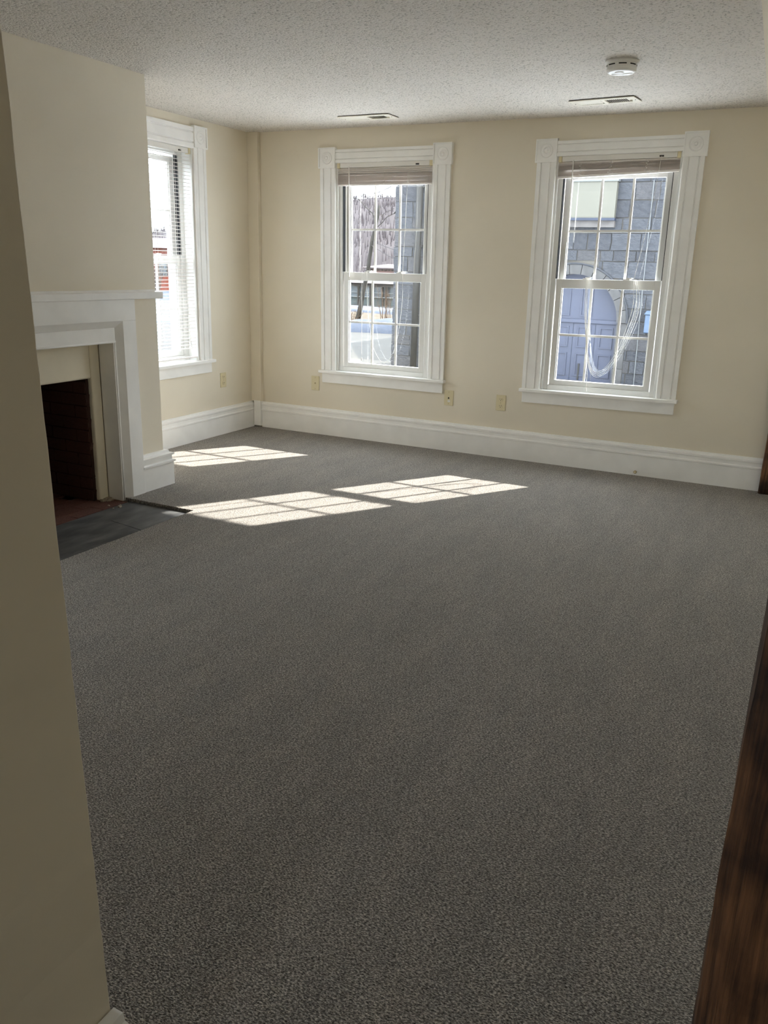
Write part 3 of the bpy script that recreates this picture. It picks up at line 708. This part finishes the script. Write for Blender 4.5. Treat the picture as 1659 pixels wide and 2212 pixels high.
for x0, x1, z0, z1 in spots:
    for a, b in arch_clip(x0, x1, z0, z1):
        g = .018; dep = .14+rs.uniform(-.012, .012)
        loc = ((a+b)/2, 14.165-dep/2, (z0+z1)/2); scl = (b-a-g, dep, z1-z0-g)
        vis = z0 < 4.1 and ((a < -3.9) or (-1.75 < a and b < 2.45))
        if vis and nst < 292:
            piece('stone_block', rs.choice(variants), loc, SB, scl, m=rs.choice(mats)); nst += 1
        else:
            q = rough_box(rs.randint(0, 9999), .02); rest.add([(loc[0]+vx*scl[0], loc[1]+vy*scl[1], loc[2]+vz*scl[2]) for vx, vy, vz in q.v], q.f)
o = obj('outer_stonework', rest, MT['stone'], SB); o['kind'] = 'stuff'
# arch ring and jambs
nv = 13
for i in range(nv):
    t0 = math.pi*i/nv+.006; t1 = math.pi*(i+1)/nv-.006
    poly = [(AX+AR0*math.cos(t0+(t1-t0)*k/3), AZ+AR0*math.sin(t0+(t1-t0)*k/3)) for k in range(4)]+[(AX+AR1*math.cos(t1-(t1-t0)*k/3), AZ+AR1*math.sin(t1-(t1-t0)*k/3)) for k in range(4)]
    obj('arch_stone', MB().prism(poly, lambda a, b, h: (a, h, b), 13.985, 14.40), MT['dressed'], SB)
lab = [(AX+(AR1+.0)*math.cos(math.pi*k/28), AZ+(AR1+.0)*math.sin(math.pi*k/28)) for k in range(29)]
obj('hood_mould', MB().tube([(a, 13.99, b) for a, b in lab], .026, 6), MT['stone2'], SB)
for s in (-1, 1):
    z = GZ
    for hh in (.42, .36, .38, .32):
        a, b = sorted((AX+s*AR0, AX+s*AR1)); obj('jamb_stone', MB().box(a, b, 14.03, 14.40, z+.006, z+hh-.006), MT['dressed'], SB); z += hh
# door
DY = 14.30
dr = obj('carriage_door', MB().box(AX-AR0, AX+AR0, DY, DY+.06, GZ+.03, AZ-.06), MT['door'], SB)
for i in range(4):
    xc = AX-.80+.535*i
    for z0, z1 in ((-1.06, -.50), (-.36, .14)):
        w_ = .16
        mb = MB()
        for p in ((xc-w_, xc-w_+.03, z0+.03, z1-.03), (xc+w_-.03, xc+w_, z0+.03, z1-.03), (xc-w_, xc+w_, z0, z0+.03), (xc-w_, xc+w_, z1-.03, z1)): mb.box(p[0], p[1], DY-.022, DY, p[2], p[3])
        obj('door_panel', mb, MT['door'], dr)
for x in (AX, AX-.535, AX+.535): obj('door_joint', MB().box(x-.008, x+.008, DY-.006, DY, GZ+.03, AZ-.06), MT['navy'], dr)
obj('door_post', MB().box(AX+.20, AX+.235, DY-.03, DY, -1.15, -.75), MT['pipe'], dr)
obj('transom_rail', MB().box(AX-AR0, AX+AR0, DY-.05, DY+.08, AZ-.06, AZ+.03), MT['door'], SB, bevel=.01)
fan = [(AX+(AR0+.02)*math.cos(math.pi*k/24), AZ+.03+(AR0-.02)*math.sin(math.pi*k/24)) for k in range(25)]
tm = obj('tympanum', MB().prism(fan, lambda a, b, h: (a, h, b), DY+.02, DY+.07), MT['door'], SB)
for i in range(4):
    xc = AX-.80+.535*i; w_ = .14; zt = AZ+math.sqrt(max(.05, (AR0-.12)**2-(abs(xc-AX)+w_)**2)) ; zt = min(zt, AZ+.80)
    if zt-AZ < .35: continue
    mb = MB()
    for p in ((xc-w_, xc-w_+.03, AZ+.13, zt-.03), (xc+w_-.03, xc+w_, AZ+.13, zt-.03), (xc-w_, xc+w_, AZ+.10, AZ+.13), (xc-w_, xc+w_, zt-.03, zt)): mb.box(p[0], p[1], DY-.002, DY+.02, p[2], p[3])
    obj('door_panel', mb, MT['door'], tm)
# cream panel box over the door
obj('panel_box', MB().box(-2.6, .16, 13.86, 14.1, 2.60, 3.38), MT['cream'], SB)
obj('panel_cap', MB().box(-2.65, .19, 13.83, 14.1, 3.38, 3.46), MT['offwhite'], SB)
obj('panel_flashing', MB().box(-2.62, .18, 13.83, 14.1, 2.545, 2.60), MT['navy'], SB)
obj('panel_sill', MB().box(-2.62, .17, 13.90, 14.1, 2.40, 2.545), MT['lightstone'], SB)
# drainpipe, mailbox, cable
dp = empty('drainpipe', (-4.68, 13.88, GZ), 'brown drainpipe running down the stone wall', 'drainpipe')
obj('pipe', MB().tube([(-4.70, 13.88, GZ), (-4.69, 13.88, 6.3)], .085, 12), MT['pipe'], dp, smooth=True)
for z in (.2, 1.9, 3.3): obj('pipe_bracket', MB().box(-4.80, -4.58, 13.88, 14.00, z, z+.05), MT['pipe'], dp)
mbx = empty('wall_box', (1.22, 13.9, .1), 'light blue metal box hung on the stone wall beside the arched door', 'wall box')
obj('box_body', MB().box(1.10, 1.36, 13.80, 14.0, .10, .52), MT['mailbox'], mbx, bevel=.02)
obj('box_hood', MB().prism([(1.08, .52), (1.38, .52), (1.33, .60), (1.13, .60)], lambda a, b, h: (a, h, b), 13.77, 14.0), MT['mailbox'], mbx)
tag(obj('wall_cable', MB().tube([(.93, 13.97, 3.4), (.95, 13.97, 1.0), (.99, 13.97, GZ)], .010, 6), MT['offwhite']), 'thin pale cable running down the stone wall beside the arched door', 'cable')

# hillside
def ridge(x):
    b = 8+13.5/(1+math.exp(-(x+172)/14)) + 1.6*math.sin(x*.045+.6)+.8*math.sin(x*.13)
    return b
m = MB(); nx, ny = 90, 24; X0, X1, YA, YB = -330, 120, 95, 262
for j in range(ny+1):
    for i in range(nx+1):
        x = X0+(X1-X0)*i/nx; t = j/ny; y = YA+(YB-YA)*t
        z = GZ-1+(ridge(x)+1.4-GZ)*(t**.9)*(1-.06*math.sin(t*6))+noise.noise((x*.05, y*.05, 0))*1.3*t*(1-t)*3
        m.v.append((x, y, z))
for j in range(ny):
    for i in range(nx): m.f.append((j*(nx+1)+i, j*(nx+1)+i+1, (j+1)*(nx+1)+i+1, (j+1)*(nx+1)+i))
hill = tag(obj('hill', m, MT['hill'], smooth=True), 'purple-brown wooded hillside beyond the yard', 'hill', kind='structure')
m = MB(); rh = random.Random(9)
for i in range(6500):
    t = rh.random(); y = YA+(YB-YA)*t; x = rh.uniform(-215, -60)
    z = GZ-1+(ridge(x)+1.4-GZ)*(t**.9)*(1-.06*math.sin(t*6)); h = rh.uniform(1.4, 3.0); w_ = rh.uniform(.05, .16)
    m.add([(x-w_, y, z), (x+w_, y, z), (x, y+w_, z), (x+rh.uniform(-.4, .4), y, z+h)], [(0, 1, 3), (1, 2, 3), (2, 0, 3), (0, 1, 2)])
o = obj('woodland', m, MT['twig']); tag(o, 'leafless trees covering the far hillside', 'woodland', kind='stuff')
m = MB()
for i in range(420):
    x = rh.uniform(-75, -20); y = rh.uniform(72, 92); h = rh.uniform(2.2, 4.6); w_ = rh.uniform(.04, .10)
    m.add([(x-w_, y, GZ), (x+w_, y, GZ), (x, y+w_, GZ), (x+rh.uniform(-.6, .6), y, GZ+h)], [(0, 1, 3), (1, 2, 3), (2, 0, 3), (0, 1, 2)])
o = obj('thicket', m, MT['twig']); tag(o, 'thin bare saplings along the foot of the hill', 'thicket', kind='stuff')

# snow and grass
def mound(name, cx, cyc, rx, ry, h, m_, label, cat, seed, rot=0, kind='structure', flat=False):
    mb = MB(); n1_, n2_ = 28, 10
    c, s = math.cos(rot), math.sin(rot)
    mb.v.append((cx, cyc, GZ+h*(1 if not flat else 1)))
    for j in range(1, n2_+1):
        r = j/n2_
        for i in range(n1_):
            t = 2*math.pi*i/n1_; k = 1+.18*noise.noise((math.cos(t)*1.7+seed, math.sin(t)*1.7, 0))
            px, py = rx*r*k*math.cos(t), ry*r*k*math.sin(t)
            z = GZ-.01+h*(1-r*r)**(1 if not flat else .25)*(1+.5*noise.noise((px*.9+seed, py*.9, 1)))
            if j == n2_: z = GZ-.02
            mb.v.append((cx+c*px-s*py, cyc+s*px+c*py, z))
    for i in range(n1_): mb.f.append((0, 1+i, 1+(i+1) % n1_))
    for j in range(n2_-1):
        for i in range(n1_): mb.f.append((1+j*n1_+i, 1+(j+1)*n1_+i, 1+(j+1)*n1_+(i+1) % n1_, 1+j*n1_+(i+1) % n1_))
    return tag(obj(name, mb, m_, smooth=True), label, cat, kind=kind)
mound('grass_island', -15.5, 31.5, 8.5, 4.2, .12, MT['deadgrass'], 'brown dead grass island around the broken tree', 'grass', 1.1, R(-12), flat=True)
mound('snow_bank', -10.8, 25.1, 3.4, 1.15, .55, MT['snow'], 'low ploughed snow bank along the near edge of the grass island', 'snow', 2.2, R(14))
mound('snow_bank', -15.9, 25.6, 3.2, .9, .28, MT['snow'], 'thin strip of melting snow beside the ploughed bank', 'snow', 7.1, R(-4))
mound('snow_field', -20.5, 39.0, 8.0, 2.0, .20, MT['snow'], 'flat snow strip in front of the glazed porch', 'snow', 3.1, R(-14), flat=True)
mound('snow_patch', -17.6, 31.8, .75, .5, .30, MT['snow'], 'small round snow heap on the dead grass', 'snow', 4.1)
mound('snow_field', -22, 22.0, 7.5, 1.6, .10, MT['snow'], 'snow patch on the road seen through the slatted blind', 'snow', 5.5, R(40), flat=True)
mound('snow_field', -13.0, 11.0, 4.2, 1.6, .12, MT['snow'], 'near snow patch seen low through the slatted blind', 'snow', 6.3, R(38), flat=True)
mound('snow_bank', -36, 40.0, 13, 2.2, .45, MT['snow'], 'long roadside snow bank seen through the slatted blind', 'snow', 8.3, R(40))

# broken tree
TR = empty('bare_tree', (-15.0, 30, GZ), 'leaning bare tree with snapped trunk on the grass island', 'tree')
tk = [(-15.02, 30, GZ), (-14.87, 30, -.54), (-14.74, 30, .2), (-14.63, 30, .62), (-14.5, 30, 1.2), (-14.31, 30, 2.55), (-14.14, 30, 3.21), (-14.06, 30, 3.56), (-13.99, 30, 4.07)]
obj('trunk', MB().tube(tk, [.13, .12, .11, .105, .10, .085, .075, .07, .06], 9), MT['bark'], TR, smooth=True)
def branch(pts, r0, r1):
    p = smooth_pts(pts, 4); n = len(p); obj('branch', MB().tube(p, [r0+(r1-r0)*i/(n-1) for i in range(n)], 5), MT['bark'], TR)
branch([(-14.18, 30, 3.05), (-14.26, 30, 3.63), (-14.69, 30, 4.0), (-15.12, 30, 4.38), (-15.40, 30, 4.40)], .03, .012)
branch([(-15.3, 30, 4.40), (-15.40, 30.05, 4.42), (-15.36, 30.1, 4.50)], .012, .008)
branch([(-14.05, 30, 3.14), (-13.78, 30, 3.35), (-13.62, 30, 3.54), (-13.22, 30, 3.72), (-12.8, 30, 3.8)], .022, .010)
branch([(-13.85, 30, 3.30), (-13.79, 30, 3.68), (-13.41, 30, 3.86), (-13.2, 30, 3.96)], .014, .008)
branch([(-12.3, 29.4, 5.5), (-13.34, 30, 4.94), (-13.71, 30, 4.77), (-14.09, 30, 4.64), (-14.53, 30, 4.6), (-15.01, 30, 4.51)], .026, .010)
branch([(-13.22, 30, 3.72), (-12.4, 29.6, 4.5), (-12.3, 29.4, 5.5)], .026, .024)
branch([(-13.71, 30, 4.77), (-13.79, 30, 4.53)], .010, .007)
def wire(a, b, label):
    a, b = Vector(a), Vector(b); tag(obj('utility_wire', MB().tube([a, a.lerp(b, .5)-Vector((0, 0, .03)), b], .010, 5), MT['wire']), label, 'wire', 'wires off the stone building')
wire((-14.30, 30, 2.52), (-5.44, 14.8, 1.74), 'upper thin black wire crossing before the hillside')
wire((-14.36, 30, 2.32), (-5.44, 14.8, 1.46), 'lower steeper thin black wire crossing before the hillside')

def twigs(name, cx, cyc, n, h, sp, m_, label, seed, r=.018):
    rr = random.Random(seed); S = empty(name, (cx, cyc, GZ), label, 'shrub')
    for i in range(n):
        a = rr.uniform(0, 2*math.pi); k = rr.uniform(.2, 1)*sp; hh = h*rr.uniform(.55, 1)
        x0, y0 = cx+.25*sp*rr.uniform(-1, 1), cyc+.2*rr.uniform(-1, 1)
        pts = [(x0, y0, GZ), (x0+k*.4*math.cos(a), y0+k*.2*math.sin(a), GZ+hh*.5), (x0+k*math.cos(a)+rr.uniform(-.1, .1), y0+k*.5*math.sin(a), GZ+hh)]
        st = obj('stem', MB().tube(smooth_pts(pts, 3), [r*(1-.75*q/6) for q in range(7)], 4), m_, S)
        for b in range(3):
            t = rr.uniform(.35, .9); p = Vector(pts[0]).lerp(Vector(pts[2]), t); e_ = p+Vector((rr.uniform(-.35, .35), rr.uniform(-.2, .2), rr.uniform(.1, .4)))*(h/1.8)
            obj('twig', MB().tube([p, e_], [r*.5, r*.2], 3), m_, st)
twigs('twiggy_shrub', -13.65, 30.3, 12, 1.7, .8, MT['shrub'], 'orange-brown twiggy shrub on the grass island', 3)
twigs('twiggy_shrub', -14.6, 28.8, 8, .8, .7, MT['shrub'], 'low twiggy shrub left of the snow bank', 4)
rr = random.Random(31)
for i, (x, y, lb) in enumerate(((-37.3, 41.0, 'tall tangled tan brush seen through the slatted blind'), (-34.2, 41.5, 'lower tan brush in front of the orange-red house'), (-40.6, 42.5, 'tan brush at the roadside left of the orange-red house'))):
    twigs('roadside_brush', x, y, 34, 2.6, 1.3, MT['tan'], lb, 40+i, r=.045)

# glazed porch building
PB = empty('porch_building', (-20, 46, GZ), 'low sage porch with brown posts and glazed front across the yard', 'building')
obj('knee_wall', MB().box(-30, -12, 45.15, 50, GZ, -.69), MT['sage'], PB)
obj('ledge', MB().box(-30, -12, 45.0, 45.3, -.69, -.62), MT['offwhite'], PB)
obj('glazing', MB().box(-30, -12, 45.25, 45.32, -.62, .03), MT['darkglass'], PB)
obj('window_rail', MB().box(-30, -12, 45.12, 45.22, -.40, -.35), MT['offwhite'], PB)
obj('fascia', MB().box(-30.3, -11.7, 44.9, 50, .03, .25), MT['porchbrown'], PB)
obj('roof', MB().prism([(44.7, .25), (51, .25), (51, .70)], lambda a, b, h: (h, a, b), -30.5, -11.5), MT['redroof'], PB)
for x in (-27.5, -25.4, -23.03, -22.10, -21.2, -20.93, -18.5, -16.5, -14.2): obj('post', MB().box(x-.055, x+.055, 44.95, 45.1, GZ, .03), MT['porchbrown'], PB)
RB = empty('red_brick_building', (-26, 62, GZ), 'low red brick building with dark eaves behind the porch', 'building')
obj('wall', MB().box(-30.3, -16, 60, 70, GZ, 1.12), MT['redbrick'], RB)
obj('cornice', MB().box(-30.6, -15.8, 59.8, 70.2, 1.12, 1.22), MT['redroof'], RB)
for i in range(24): obj('dentil', MB().box(-30.2+i*.34, -30.2+i*.34+.16, 59.9, 60, .98, 1.10), MT['porchbrown'], RB)
obj('roof', MB().prism([(59.7, 1.22), (70.3, 1.22), (65, 1.55)], lambda a, b, h: (h, a, b), -30.7, -15.7), MT['redroof'], RB)
OB = empty('orange_house', (-45, 52, GZ), 'orange-red house with gabled roof seen through the slatted blind', 'house')
obj('wall', MB().box(-52, -41.2, 50, 58, GZ, 2.3), MT['orange'], OB)
obj('bay', MB().box(-42.6, -41.0, 49.6, 50, GZ, .9), MT['yellow'], OB)
obj('roof', MB().prism([(49.4, 2.3), (58.6, 2.3), (54, 3.2)], lambda a, b, h: (h, a, b), -52.5, -40.7), MT['redroof'], OB)
for x in (-49.5, -46.8, -44.3):
    f = obj('window', MB().box(x-.45, x+.45, 49.92, 50, .1, 1.4), MT['offwhite'], OB); obj('pane', MB().box(x-.36, x+.36, 49.88, 49.92, .18, 1.32), MT['darkglass'], f)
